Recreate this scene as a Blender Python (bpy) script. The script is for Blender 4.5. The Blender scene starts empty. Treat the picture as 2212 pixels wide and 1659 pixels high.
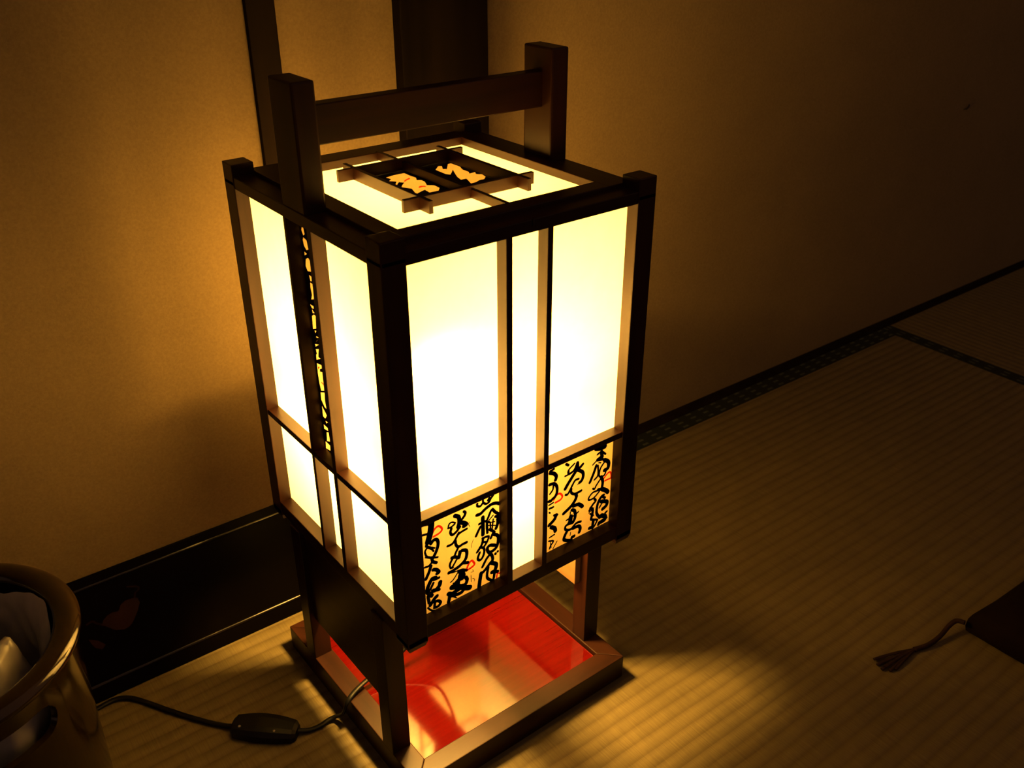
import bpy, bmesh, math, random
from mathutils import Vector, Matrix
random.seed(7)
# measured numbers: camera, brush strokes (mm on the paper planes)
BULB_L = 1400.0
BULB_GLOW = 120.0
AMB = 0.165
GAM = 0.93
CAM_R=[[0.788378, -0.615191, -0.00073], [-0.295203, -0.377266, -0.877796], [0.539737, 0.69225, -0.479035]]
CAM_C=[-0.26709, -0.47356, 0.70981]
CAM_F=2014.052
INK_LEFT=[['k',3.87,[[33.7,280.6],[33.1,275.9],[31.6,269.5],[29.8,264.6]]],['k',2.74,[[26.1,282.8],[34.1,280.8]]],['k',1.52,[[25.5,273.0],[30.9,272.0]]],['k',2.08,[[31.3,269.6],[28.3,261.4]]],['r',0.97,[[33.9,270.9],[36.1,273.8],[38.9,275.2],[41.3,273.9],[42.9,270.6],[40.4,268.2],[34.8,267.3]]],['k',2.12,[[32.4,261.6],[35.0,263.9],[37.9,262.9],[38.9,258.8],[37.2,253.0],[33.8,247.4]]],['k',1.26,[[26.7,256.8],[28.9,259.2],[32.8,256.3],[34.4,253.6]]],['k',1.27,[[26.6,256.1],[27.8,251.8],[31.1,249.1],[34.2,248.3]]],['k',1.06,[[29.6,260.3],[35.6,255.9]]],['k',1.27,[[27.1,251.1],[32.4,247.9],[37.8,245.9]]],['k',1.99,[[32.4,248.0],[33.3,243.9],[36.4,241.2]]],['k',1.42,[[32.9,244.1],[29.3,241.5],[25.9,241.9]]],['k',2.14,[[31.3,240.4],[29.3,235.5],[26.1,230.1]]],['k',2.32,[[33.2,235.9],[36.0,234.5],[38.3,231.0],[36.6,230.4]]],['k',2.6,[[34.9,227.0],[31.4,227.3],[27.9,221.9],[26.7,218.7]]],['k',1.74,[[38.2,225.4],[34.8,225.5],[31.7,226.4]]],['k',2.78,[[39.0,220.5],[38.0,217.1],[34.3,214.8],[31.9,215.4]]],['k',1.74,[[32.7,222.8],[29.5,217.6]]],['k',2.05,[[37.8,213.4],[33.3,215.1]]],['k',2.78,[[26.6,216.9],[30.6,211.1]]],['k',2.06,[[27.1,212.4],[27.8,205.1]]],['k',2.51,[[35.3,208.1],[32.6,206.3],[28.8,202.1]]],['k',1.94,[[32.7,203.5],[36.3,202.7],[38.5,199.8],[36.4,197.2],[33.6,197.3]]],['k',1.78,[[33.2,202.5],[32.4,197.4]]],['k',1.19,[[26.5,200.7],[29.8,196.2],[34.0,194.1]]],['k',1.78,[[63.7,277.8],[65.1,275.8],[63.5,272.8],[59.7,270.1]]],['k',2.54,[[55.2,277.6],[58.6,274.8],[59.0,269.8],[57.8,265.8]]],['k',1.07,[[48.6,268.8],[49.6,272.1],[52.2,272.8],[55.4,270.7]]],['k',1.26,[[48.6,268.8],[50.9,268.4],[54.7,269.8]]],['k',1.78,[[51.5,266.9],[50.5,263.5],[52.4,260.6],[56.2,262.0],[59.5,265.0]]],['k',2.7,[[60.0,269.0],[63.4,266.9],[65.6,264.6],[63.3,264.0]]],['k',1.54,[[65.9,260.1],[61.3,259.6],[58.0,258.6]]],['k',1.6,[[58.2,259.8],[54.8,254.9],[51.6,252.0],[47.4,252.0]]],['k',1.81,[[54.8,253.6],[55.3,249.3],[57.6,246.4],[61.5,247.0],[65.4,247.0]]],['k',1.56,[[56.9,245.1],[54.9,242.3],[53.6,239.6],[49.6,234.9],[48.7,232.0]]],['k',2.21,[[51.0,238.7],[54.1,237.9],[57.7,235.5]]],['k',1.18,[[58.2,241.8],[57.3,237.7]]],['k',1.57,[[60.0,241.6],[57.9,235.4]]],['k',2.18,[[60.7,241.3],[64.4,239.7],[65.3,235.8],[63.6,230.6],[58.2,227.1],[51.7,225.6],[47.6,225.3]]],['k',1.31,[[55.3,234.7],[50.7,229.1],[48.8,230.6]]],['k',1.17,[[51.8,228.4],[49.3,229.0]]],['k',2.13,[[61.2,228.4],[66.0,226.3]]],['k',1.86,[[64.6,219.1],[60.2,221.9],[56.8,221.8]]],['k',0.92,[[47.8,225.0],[51.6,223.7],[56.8,223.1]]],['r',1.01,[[64.4,219.9],[66.0,223.7],[69.4,226.8],[71.8,223.6],[72.2,221.3],[69.2,219.8],[65.1,219.2]]],['k',3.09,[[58.1,221.4],[60.6,218.4],[61.1,214.0],[57.8,213.7]]],['k',0.86,[[56.1,221.4],[51.5,216.3],[48.8,215.1]]],['k',2.41,[[58.1,218.0],[56.4,211.6],[55.8,208.6]]],['k',2.44,[[63.7,212.3],[64.8,209.2],[62.8,205.4],[59.0,206.2]]],['k',2.13,[[55.8,213.7],[50.6,210.2]]],['k',1.0,[[51.3,212.8],[55.7,209.2]]],['k',3.53,[[49.9,209.4],[56.2,206.7],[62.7,202.0],[67.1,199.9]]],['k',2.95,[[58.0,204.2],[54.2,203.6],[49.7,202.7],[46.5,204.4]]],['k',2.43,[[61.2,201.0],[58.6,199.2],[52.8,199.7],[48.3,201.5]]],['k',2.41,[[47.5,202.1],[46.7,198.0],[46.1,196.2]]],['k',0.95,[[48.9,200.8],[53.9,196.2]]],['k',0.34,[[70.5,216.8],[71.1,214.5],[68.6,215.0]]],['k',0.41,[[68.7,212.0],[68.8,205.2]]],['k',0.41,[[70.2,207.8],[72.2,206.0],[71.8,204.2]]],['k',0.39,[[68.6,265.3],[67.8,263.7],[69.0,260.6]]],['k',0.33,[[71.9,246.6],[70.5,243.3],[69.9,239.6]]],['k',1.49,[[76.5,279.3],[76.6,277.1],[79.5,275.7],[82.1,277.6],[84.7,275.6],[87.7,275.8],[90.1,279.0],[92.0,280.4]]],['k',1.36,[[82.2,277.8],[82.1,280.2]]],['k',1.74,[[87.1,278.0],[88.4,279.7]]],['k',2.13,[[75.9,268.7],[79.5,268.4],[84.4,271.0],[90.8,272.7],[95.8,271.5],[97.7,270.0]]],['k',1.64,[[78.0,259.0],[83.0,259.1],[85.0,258.8]]],['k',2.53,[[81.6,263.9],[81.6,255.4],[81.5,246.9]]],['k',1.76,[[79.2,255.9],[76.6,252.1],[74.7,248.7]]],['k',1.64,[[91.2,267.7],[89.4,266.2],[86.8,261.2],[85.0,258.3]]],['k',1.91,[[91.5,267.2],[93.9,263.6],[97.6,260.0]]],['k',0.82,[[91.9,261.3],[88.7,259.1],[85.6,256.7]]],['k',1.78,[[85.6,256.6],[85.5,253.0],[85.9,246.7]]],['k',1.08,[[87.4,257.0],[88.8,255.1],[88.9,248.8]]],['k',1.09,[[91.9,257.5],[91.2,252.9],[90.4,246.8]]],['k',2.19,[[96.4,256.5],[96.3,251.1],[94.5,247.1]]],['k',1.8,[[94.0,259.1],[97.6,257.4],[97.5,255.0]]],['k',0.83,[[86.2,256.3],[93.1,254.4]]],['k',0.71,[[86.8,253.6],[94.4,250.1]]],['k',1.81,[[88.0,249.1],[91.7,245.5],[92.9,243.8]]],['k',1.81,[[91.7,244.1],[89.2,239.8]]],['k',1.54,[[80.9,243.6],[87.0,242.5],[85.3,237.6]]],['k',1.8,[[81.5,243.2],[80.1,237.5],[75.4,232.2]]],['k',1.55,[[82.1,239.0],[85.0,237.6],[81.9,234.1]]],['k',1.69,[[78.2,235.8],[82.3,232.4],[81.7,226.3],[78.5,222.7],[75.8,225.3],[77.8,230.5]]],['k',2.17,[[92.5,241.8],[95.6,239.7],[96.8,236.0],[95.4,228.7],[91.5,226.1],[87.0,226.4],[85.5,231.0],[88.3,232.8],[93.4,230.4]]],['k',1.85,[[93.7,221.7],[93.8,221.3]]],['k',1.59,[[96.0,223.0],[96.2,222.7]]],['k',2.12,[[87.0,226.2],[90.1,221.4],[90.7,216.5],[88.0,214.5],[82.0,209.5],[78.9,208.6]]],['k',1.83,[[87.5,223.3],[84.2,220.4],[80.3,214.5]]],['k',2.68,[[90.0,213.8],[94.4,209.9],[92.5,204.1],[89.9,204.2]]],['k',1.88,[[86.1,211.3],[84.7,202.7],[86.5,198.5],[90.9,195.5],[92.5,203.3]]],['k',2.29,[[91.3,203.9],[95.7,201.8]]],['k',2.65,[[78.8,208.8],[77.4,201.7],[76.5,195.4]]],['r',0.81,[[97.8,199.1],[95.3,199.9],[94.4,195.9]]]]
INK_RIGHT=[['k',2.46,[[150.8,277.2],[155.0,274.9],[157.7,271.1],[156.9,267.8]]],['k',1.62,[[150.7,279.0],[154.8,279.4]]],['k',2.15,[[150.6,265.6],[155.3,264.7],[158.5,260.5],[158.9,254.8],[157.0,251.0],[154.0,249.6]]],['k',1.3,[[154.7,263.3],[154.2,259.1],[151.1,256.0]]],['r',1.03,[[155.3,248.4],[158.7,251.9],[162.3,251.7],[164.9,247.6],[162.6,245.1],[157.2,244.6]]],['k',2.14,[[150.2,248.9],[152.6,248.3]]],['k',1.08,[[150.3,244.8],[155.1,245.5]]],['k',1.44,[[151.0,241.0],[155.2,240.8]]],['k',1.08,[[150.8,237.1],[151.8,236.0]]],['k',1.7,[[160.0,230.5],[156.3,231.8]]],['k',2.56,[[158.4,231.0],[156.9,227.3],[151.0,223.6]]],['k',2.83,[[153.5,220.5],[157.2,217.5],[158.2,214.3]]],['k',1.11,[[157.3,210.9],[151.9,210.1]]],['k',1.24,[[151.2,206.6],[156.2,204.2],[153.3,200.9],[152.2,197.9]]],['k',0.62,[[152.7,204.7],[154.0,198.3]]],['k',0.75,[[160.4,202.2],[156.0,196.0]]],['k',1.19,[[167.5,267.1],[170.6,267.4],[171.0,271.6],[177.6,275.6]]],['k',1.68,[[171.2,270.4],[171.8,267.4],[177.4,269.0],[180.2,274.0]]],['k',1.77,[[168.3,278.8],[170.8,276.7]]],['k',2.05,[[187.2,271.1],[182.6,268.0]]],['k',2.53,[[180.9,274.8],[181.1,269.2],[177.5,265.0],[170.9,257.6],[168.1,253.9]]],['k',2.33,[[182.6,266.8],[187.1,263.2],[188.2,258.9],[186.8,254.8],[184.3,253.6]]],['k',0.61,[[184.3,253.6],[181.9,252.3]]],['k',1.58,[[182.9,257.8],[179.1,258.0],[175.5,253.3],[171.3,247.2],[168.7,247.6]]],['k',1.84,[[175.0,250.6],[175.1,247.1],[178.4,244.1],[182.9,243.8],[186.6,244.1]]],['k',2.48,[[180.5,242.9],[181.1,239.3],[176.3,233.2],[167.1,228.6]]],['k',2.62,[[178.4,231.5],[184.1,230.8],[188.7,226.4]]],['k',2.39,[[176.6,228.2],[179.8,225.6],[180.7,219.3],[178.3,214.4],[173.3,215.5]]],['k',1.13,[[184.3,222.9],[181.3,221.4],[175.5,220.5],[170.5,219.8]]],['k',0.87,[[174.8,226.7],[174.8,222.0]]],['k',3.39,[[175.5,221.4],[175.0,215.9]]],['k',1.76,[[187.5,210.6],[182.3,211.3],[176.0,207.7],[170.8,209.4],[169.3,212.0],[171.2,214.5],[178.4,213.6]]],['k',2.44,[[178.7,207.4],[185.2,206.8],[187.3,202.9],[186.3,199.8]]],['k',2.4,[[171.5,207.2],[169.2,203.5],[168.6,199.7],[173.9,196.4],[177.0,195.5]]],['k',2.31,[[177.8,198.1],[180.3,198.1]]],['k',0.64,[[176.1,204.4],[175.6,201.1]]],['k',3.35,[[202.1,280.9],[207.5,279.2],[212.2,279.2]]],['k',5.13,[[205.2,283.2],[207.3,282.4]]],['k',1.42,[[203.9,274.2],[208.4,275.3],[213.4,270.9]]],['k',2.73,[[208.4,275.1],[209.5,269.3]]],['k',2.46,[[209.4,270.1],[204.2,268.7]]],['k',1.03,[[204.2,268.7],[198.9,265.6]]],['k',2.79,[[212.6,265.2],[217.5,260.9],[217.3,255.0],[213.3,254.2]]],['k',2.15,[[203.0,263.1],[200.6,256.9],[196.4,248.4]]],['k',1.7,[[204.2,268.0],[211.0,266.4]]],['k',0.85,[[205.8,265.0],[208.4,264.0]]],['k',1.45,[[205.1,262.2],[205.7,252.3],[201.9,249.2]]],['k',1.33,[[212.6,262.8],[208.2,258.0],[207.1,251.2],[209.4,249.0],[213.5,249.1],[215.3,253.2]]],['k',1.2,[[217.9,254.6],[218.2,254.4]]],['r',0.88,[[212.5,245.8],[217.7,249.7],[220.5,249.1],[221.5,243.2],[218.1,242.8],[214.1,242.8]]],['k',2.28,[[209.5,248.8],[211.8,243.0],[210.8,236.0],[206.8,236.4]]],['k',1.33,[[208.8,246.6],[204.2,241.9],[202.3,239.0],[200.3,240.5]]],['k',3.05,[[211.8,234.8],[216.0,231.8],[218.9,228.6]]],['k',1.33,[[207.4,235.4],[200.5,236.0],[195.9,232.4],[196.7,229.7],[202.1,229.7],[208.7,234.2]]],['k',1.75,[[202.9,227.9],[204.5,225.5],[200.5,222.2],[197.4,218.0]]],['k',2.17,[[214.0,227.5],[211.4,226.9],[208.1,223.2],[206.4,217.0],[206.7,210.4],[210.7,204.3]]],['k',1.91,[[211.5,227.3],[215.7,223.7]]],['k',2.75,[[211.2,221.8],[218.2,218.6],[217.9,214.4],[213.7,212.6]]],['k',1.23,[[215.2,222.5],[209.4,215.8]]],['k',2.17,[[198.6,220.4],[201.5,216.0],[200.0,207.9]]],['k',0.88,[[196.8,215.6],[202.6,218.6]]],['k',1.23,[[198.3,214.2],[202.5,210.4]]],['k',1.66,[[218.9,207.4],[217.0,206.4]]],['k',3.21,[[212.1,205.9],[217.0,203.0],[216.7,199.4],[212.6,198.8]]],['k',1.81,[[218.8,200.5],[219.1,200.2]]],['k',1.65,[[200.0,206.9],[206.3,204.1]]],['k',2.47,[[202.8,205.0],[201.8,198.5],[198.4,198.3]]],['k',1.52,[[207.9,203.3],[205.3,198.8],[202.0,195.9]]],['k',2.5,[[210.3,199.0],[209.6,197.4]]]]
HOLES=[[[132.1,485.4],[129.2,485.9],[128.3,481.2],[130.6,479.7],[132.7,483.0]],[[130.9,478.2],[126.1,477.1],[124.7,470.6],[127.9,469.1],[131.3,471.7],[132.3,475.9]],[[131.9,466.8],[128.0,466.2],[132.0,463.9]],[[130.8,461.4],[126.9,463.5],[124.4,462.0],[124.6,453.4],[130.0,452.2],[132.4,455.5]],[[128.3,449.6],[124.9,449.3],[124.9,445.8],[127.0,445.1]],[[127.9,443.7],[123.8,443.8],[124.8,431.2],[129.2,429.7],[127.1,434.0],[128.2,439.5]],[[132.2,424.5],[126.8,424.9],[126.7,422.9],[129.8,422.1]],[[129.9,421.2],[126.2,419.4],[129.4,418.3]],[[131.3,415.2],[127.8,417.7],[124.9,417.5],[126.5,406.3],[132.0,404.0]],[[129.7,403.6],[126.5,404.5],[128.9,401.7]],[[127.7,398.8],[124.2,398.9],[129.5,393.5]],[[127.9,399.3],[124.2,400.0],[128.3,394.8]],[[131.4,391.4],[125.1,393.2],[130.6,389.5]],[[131.1,387.1],[125.9,389.2],[127.5,384.5],[128.2,381.4],[124.6,381.2],[132.0,377.6],[131.6,382.2],[130.1,383.4]],[[132.1,374.4],[123.3,376.0],[123.5,373.4],[128.0,370.9],[128.5,368.5],[124.3,369.6],[124.4,367.9],[122.3,363.7],[123.2,353.6],[129.8,350.7],[131.5,357.2],[132.3,364.6]],[[131.4,348.6],[124.2,351.5],[125.2,343.4],[124.2,336.6],[127.1,337.3],[131.6,341.9]],[[131.6,335.9],[124.8,330.2],[128.1,326.0],[131.8,326.3]],[[128.0,323.7],[124.2,324.1],[127.2,321.7]],[[132.2,318.3],[126.0,318.1],[125.4,315.4],[132.3,314.4]],[[128.3,312.9],[125.0,314.2],[124.2,305.9],[129.5,304.0]],[[132.3,302.2],[125.0,301.7],[125.4,296.6],[133.1,295.1]]]
TOPHOLES=[[[99.9,158.6],[108.6,160.7],[118.0,160.6],[117.6,151.8],[118.4,144.1],[115.2,137.8],[118.0,135.7],[117.9,130.5],[114.0,121.7],[118.2,117.6],[117.7,109.6],[113.0,104.3],[105.1,104.8],[106.3,112.8],[97.2,108.6],[95.0,107.2],[99.9,121.1],[95.9,129.2],[99.1,133.4],[103.9,138.1],[101.2,141.9],[95.0,134.9],[96.5,138.8],[100.7,144.1],[96.8,148.8],[100.9,152.6]],[[143.0,152.9],[151.0,160.8],[153.3,159.0],[148.9,151.1],[151.5,149.1],[160.6,160.9],[163.9,161.3],[164.1,148.6],[160.6,140.1],[161.0,132.3],[158.3,127.1],[164.3,127.9],[161.6,122.7],[165.0,119.2],[163.4,112.4],[158.3,107.5],[153.6,107.7],[149.2,105.1],[143.5,104.5],[148.3,117.2],[143.2,117.6],[145.1,125.0],[150.5,136.9],[154.5,144.8],[144.7,134.2],[142.7,137.6]]]
TOPRED=[[[105.4,141.2],[109.1,144.3],[113.9,146.7],[112.7,143.3],[108.3,141.5],[104.9,139.0]],[[105.2,120.2],[108.3,122.8],[111.7,121.0],[110.9,117.4],[108.7,119.2],[105.4,118.4]]]
CRANE=[[-140.9,77.1],[-138.5,81.0],[-133.0,83.5],[-126.2,83.0],[-121.9,81.7],[-120.7,76.7],[-124.8,69.8],[-128.7,65.3],[-132.6,60.8],[-137.1,57.8],[-142.0,57.0],[-150.2,59.7],[-156.2,65.6],[-159.9,69.8],[-157.5,73.6],[-152.6,76.3],[-147.8,77.2],[-142.5,76.0]]
CRANE_NECK=[[[-124.5,81.0],[-122.0,86.8],[-118.7,88.5],[-117.2,90.6],[-119.3,92.9],[-127.1,95.7]],[[-159.4,69.5],[-163.9,72.9],[-167.2,76.3],[-172.5,75.6]]]
CRANE_LOW=[[-175.6,61.2],[-168.1,57.0],[-162.6,50.0],[-166.9,47.1],[-172.3,51.0],[-174.1,55.6]]
SC = bpy.context.scene
COL = SC.collection
PI = math.pi

# ------------------------------------------------------------------ helpers
class MB:
    """collects shapes into ONE mesh"""
    def __init__(self): self.bm = bmesh.new()
    def box(self, x0, x1, y0, y1, z0, z1, bevel=0.0006, M=None):
        t = bmesh.new()
        bmesh.ops.create_cube(t, size=1)
        for v in t.verts:
            v.co = Vector(((x0+x1)/2+v.co.x*(x1-x0), (y0+y1)/2+v.co.y*(y1-y0), (z0+z1)/2+v.co.z*(z1-z0)))
        if bevel > 0:
            bmesh.ops.bevel(t, geom=t.edges[:], offset=bevel, segments=2, profile=0.6, affect='EDGES')
        if M is not None: t.transform(M)
        self.add(t); return self
    def add(self, t):
        me = bpy.data.meshes.new('tmp'); t.to_mesh(me); t.free()
        self.bm.from_mesh(me); bpy.data.meshes.remove(me)
    def face(self, pts):
        self.bm.faces.new([self.bm.verts.new(p) for p in pts])
    def prism(self, poly, z0, z1, bevel=0.0006):
        """vertical prism from an xy polygon"""
        t = bmesh.new()
        lo = [t.verts.new((x, y, z0)) for x, y in poly]; hi = [t.verts.new((x, y, z1)) for x, y in poly]
        n = len(poly)
        t.faces.new(lo[::-1]); t.faces.new(hi)
        for i in range(n): t.faces.new((lo[i], lo[(i+1) % n], hi[(i+1) % n], hi[i]))
        if bevel > 0: bmesh.ops.bevel(t, geom=t.edges[:], offset=bevel, segments=2, profile=0.6, affect='EDGES')
        self.add(t); return self
    def lathe(self, prof, seg=64, c=(0, 0, 0), close=False):
        rings = []
        for r, z in prof:
            rings.append([self.bm.verts.new((c[0]+r*math.cos(2*PI*i/seg), c[1]+r*math.sin(2*PI*i/seg), c[2]+z)) for i in range(seg)])
        m = len(rings)
        for k in range(m if close else m-1):
            a, b = rings[k], rings[(k+1) % m]
            for i in range(seg):
                self.bm.faces.new((a[i], a[(i+1) % seg], b[(i+1) % seg], b[i]))
        return self
    def tube(self, pts, rx, ry=None, seg=12, up=(0, 0, 1), taper=None):
        """tube along a smooth path; oval section rx (sideways) x ry (up)"""
        ry = ry or rx
        P = spline(pts, 8); rings = []
        for i, p in enumerate(P):
            d = (P[min(i+1, len(P)-1)]-P[max(i-1, 0)]).normalized()
            s = d.cross(Vector(up))
            if s.length < 1e-5: s = d.cross(Vector((1, 0, 0)))
            s.normalize(); u = s.cross(d).normalized()
            k = taper(i/(len(P)-1)) if taper else 1
            rings.append([self.bm.verts.new(p+s*rx*k*math.cos(2*PI*j/seg)+u*ry*k*math.sin(2*PI*j/seg)) for j in range(seg)])
        for a, b in zip(rings, rings[1:]):
            for j in range(seg): self.bm.faces.new((a[j], a[(j+1) % seg], b[(j+1) % seg], b[j]))
        self.bm.faces.new(rings[0][::-1]); self.bm.faces.new(rings[-1]); return self
    def ribbon(self, pts, w, plane):
        """flat brush stroke with round ends and joints; plane maps (a,b) to 3D"""
        P = spline2(pts, 5) if len(pts) > 2 else [Vector(p) for p in pts]
        r = w/2
        for a, b in zip(P, P[1:]):
            d = b-a
            if d.length < 1e-7: continue
            n = Vector((-d.y, d.x)).normalized()*r
            self.face([plane(*q) for q in (a-n, b-n, b+n, a+n)])
        for p in P:
            self.face([plane(p.x+r*math.cos(2*PI*k/10), p.y+r*math.sin(2*PI*k/10)) for k in range(10)])
    def build(self, name, mat, parent=None, smooth=False, loc=None):
        me = bpy.data.meshes.new(name)
        bmesh.ops.recalc_face_normals(self.bm, faces=self.bm.faces[:])
        self.bm.to_mesh(me); self.bm.free()
        o = bpy.data.objects.new(name, me); COL.objects.link(o)
        me.materials.append(mat)
        if smooth:
            for p in me.polygons: p.use_smooth = True
        if parent is not None: o.parent = parent
        return o

def cr(a, b, c, d, t):
    return 0.5*((2*b)+(c-a)*t+(2*a-5*b+4*c-d)*t*t+(3*b-a-3*c+d)*t*t*t)
def spline(pts, n):
    P = [Vector(p) for p in pts]; out = []
    for i in range(len(P)-1):
        a, b, c, d = P[max(i-1, 0)], P[i], P[i+1], P[min(i+2, len(P)-1)]
        for k in range(n): out.append(cr(a, b, c, d, k/n))
    out.append(P[-1]); return out
spline2 = spline

def tag(o, label=None, cat=None, group=None, kind=None):
    if label: o['label'] = label
    if cat: o['category'] = cat
    if group: o['group'] = group
    if kind: o['kind'] = kind
    return o
def empty(name, loc):
    o = bpy.data.objects.new(name, None); COL.objects.link(o); o.location = loc
    o.empty_display_size = .05; return o
def filled(polys, name):
    """flat mesh from an outer polygon (first) with holes, in its own xy plane"""
    cu = bpy.data.curves.new(name, 'CURVE'); cu.dimensions = '2D'; cu.fill_mode = 'BOTH'
    for poly in polys:
        s = cu.splines.new('POLY'); s.points.add(len(poly)-1)
        for p, (a, b) in zip(s.points, poly): p.co = (a, b, 0, 1)
        s.use_cyclic_u = True
    o = bpy.data.objects.new(name, cu); COL.objects.link(o)
    bpy.context.view_layer.update()
    me = bpy.data.meshes.new_from_object(o.evaluated_get(bpy.context.evaluated_depsgraph_get()))
    COL.objects.unlink(o); bpy.data.objects.remove(o); bpy.data.curves.remove(cu)
    return me

# ------------------------------------------------------------------ materials
def new(name):
    m = bpy.data.materials.new(name); m.use_nodes = True
    nt = m.node_tree; nt.nodes.clear()
    out = nt.nodes.new('ShaderNodeOutputMaterial')
    return m, nt, out
def nd(nt, t, **k):
    n = nt.nodes.new(t)
    for a, b in k.items():
        if a in n.inputs: n.inputs[a].default_value = b
        else: setattr(n, a, b)
    return n
def noise(nt, scale, vec_scale=(1, 1, 1), detail=4, rough=.6, coord='Object'):
    tc = nd(nt, 'ShaderNodeTexCoord'); mp = nd(nt, 'ShaderNodeMapping'); mp.inputs['Scale'].default_value = vec_scale
    nt.links.new(tc.outputs[coord], mp.inputs['Vector'])
    n = nd(nt, 'ShaderNodeTexNoise', Scale=scale, Detail=detail, Roughness=rough)
    nt.links.new(mp.outputs[0], n.inputs['Vector']); return n
def ramp(nt, fac, stops):
    r = nd(nt, 'ShaderNodeValToRGB'); e = r.color_ramp.elements
    while len(e) < len(stops): e.new(0.5)
    for el, (p, c) in zip(e, stops): el.position = p; el.color = (*c, 1)
    nt.links.new(fac, r.inputs[0]); return r
def bump(nt, height, strength=.2, dist=.001):
    b = nd(nt, 'ShaderNodeBump', Strength=strength, Distance=dist); nt.links.new(height, b.inputs['Height']); return b
def pbr(name, c0, c1, scale=30, vs=(1, 1, 1), rough=.45, spec=.5, metal=0, bs=.1, coat=0, detail=5, lo=.3, hi=.7, bdist=.0006):
    m, nt, out = new(name)
    n = noise(nt, scale, vs, detail)
    r = ramp(nt, n.outputs['Fac'], [(lo, c0), (hi, c1)])
    p = nd(nt, 'ShaderNodeBsdfPrincipled', Roughness=rough, Metallic=metal)
    p.inputs['Specular IOR Level'].default_value = spec
    p.inputs['Coat Weight'].default_value = coat; p.inputs['Coat Roughness'].default_value = .06
    nt.links.new(r.outputs[0], p.inputs['Base Color'])
    if bs: nt.links.new(bump(nt, n.outputs['Fac'], bs, bdist).outputs[0], p.inputs['Normal'])
    nt.links.new(p.outputs[0], out.inputs[0]); return m
WD0, WD1 = (.0120, .0036, .0013), (.033, .0098, .0032)
wood_x = pbr('wood along x', WD0, WD1, 60, (.06, 1, 1), .40, .24)
wood_y = pbr('wood along y', WD0, WD1, 60, (1, .06, 1), .40, .24)
wood_z = pbr('wood along z', WD0, WD1, 60, (1, 1, .06), .40, .24)
post_z = pbr('dark post wood', (.006, .004, .0028), (.013, .008, .005), 40, (1, 1, .05), .7, .03)
def wood(ax): return {'x': wood_x, 'y': wood_y, 'z': wood_z}[ax]

def make_paper(name, trans_col, direct, mottled=.12, dif=.25, clear=0.0, back=None):
    m, nt, out = new(name)
    n = noise(nt, 90, (1, 1, 1), 6, .7)
    n2 = noise(nt, 22, (1, 1, 1), 3, .6)
    a = nd(nt, 'ShaderNodeMath', operation='ADD'); nt.links.new(n.outputs['Fac'], a.inputs[0]); nt.links.new(n2.outputs['Fac'], a.inputs[1])
    k = 1-mottled
    r = ramp(nt, a.outputs[0], [(.35, tuple(c*k for c in trans_col)), (.65, trans_col)])
    a.inputs[1].default_value = 0
    half = nd(nt, 'ShaderNodeMath', operation='MULTIPLY'); half.inputs[1].default_value = .5
    nt.links.new(a.outputs[0], half.inputs[0]); nt.links.new(half.outputs[0], r.inputs[0])
    t = nd(nt, 'ShaderNodeBsdfTranslucent'); d = nd(nt, 'ShaderNodeBsdfDiffuse'); tr = nd(nt, 'ShaderNodeBsdfRefraction', Roughness=.85, IOR=1.28)      # light that comes straight through, only softened by the fibres
    tr.inputs[0].default_value = (1, .93, .75, 1)
    nt.links.new(r.outputs[0], t.inputs[0])
    if back: d.inputs[0].default_value = (*back, 1)
    else: nt.links.new(r.outputs[0], d.inputs[0])
    m1 = nd(nt, 'ShaderNodeMixShader'); m1.inputs[0].default_value = dif
    nt.links.new(t.outputs[0], m1.inputs[1]); nt.links.new(d.outputs[0], m1.inputs[2])
    m2 = nd(nt, 'ShaderNodeMixShader'); m2.inputs[0].default_value = direct
    nt.links.new(m1.outputs[0], m2.inputs[1]); nt.links.new(tr.outputs[0], m2.inputs[2])
    if clear:                                         # unscattered share added on unseen sides to throw frame shadows on the wall
        tp = nd(nt, 'ShaderNodeBsdfTransparent'); tp.inputs[0].default_value = (1, .93, .75, 1)
        m3 = nd(nt, 'ShaderNodeMixShader'); m3.inputs[0].default_value = clear
        nt.links.new(m2.outputs[0], m3.inputs[1]); nt.links.new(tp.outputs[0], m3.inputs[2]); m2 = m3
    nt.links.new(m2.outputs[0], out.inputs[0]); return m
paper = make_paper('washi paper', (.92, .88, .76), .06, .08, .52)
clear_paper = make_paper('washi cleared for wall light', (.92, .88, .76), .02, .08, .70, .17)
lid_paper = make_paper('lid washi paper', (.55, .50, .36), .03, .08, .45)
amber = make_paper('amber backing paper', (.074, .053, .023), .002, .12, .15)
clearer_paper = make_paper('washi cleared most for wall light', (.92, .88, .76), .02, .08, .70, .55)
amber_back = make_paper('amber backing paper rear', (.13, .105, .055), .002, .12, .60, 0, (.85, .74, .50))
amber_top = make_paper('amber backing paper top', (.050, .033, .012), .002, .2, .15)
ink = pbr('brush ink', (.010, .006, .004), (.018, .010, .006), 80, rough=.6, spec=.2, bs=0)

def filter_ink(name, col, thru):
    m, nt, out = new(name)                            # red ink washed thin over the glowing paper
    d = nd(nt, 'ShaderNodeBsdfDiffuse'); d.inputs[0].default_value = (*col, 1)
    t = nd(nt, 'ShaderNodeBsdfTransparent')
    n = noise(nt, 120)
    r = ramp(nt, n.outputs['Fac'], [(.3, tuple(c*.8 for c in thru)), (.7, thru)]); nt.links.new(r.outputs[0], t.inputs[0])
    mx = nd(nt, 'ShaderNodeMixShader'); mx.inputs[0].default_value = .12
    nt.links.new(t.outputs[0], mx.inputs[1]); nt.links.new(d.outputs[0], mx.inputs[2]); nt.links.new(mx.outputs[0], out.inputs[0]); return m
red_ink = filter_ink('red ink', (.4, .03, .01), (1.0, .14, .04))

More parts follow.
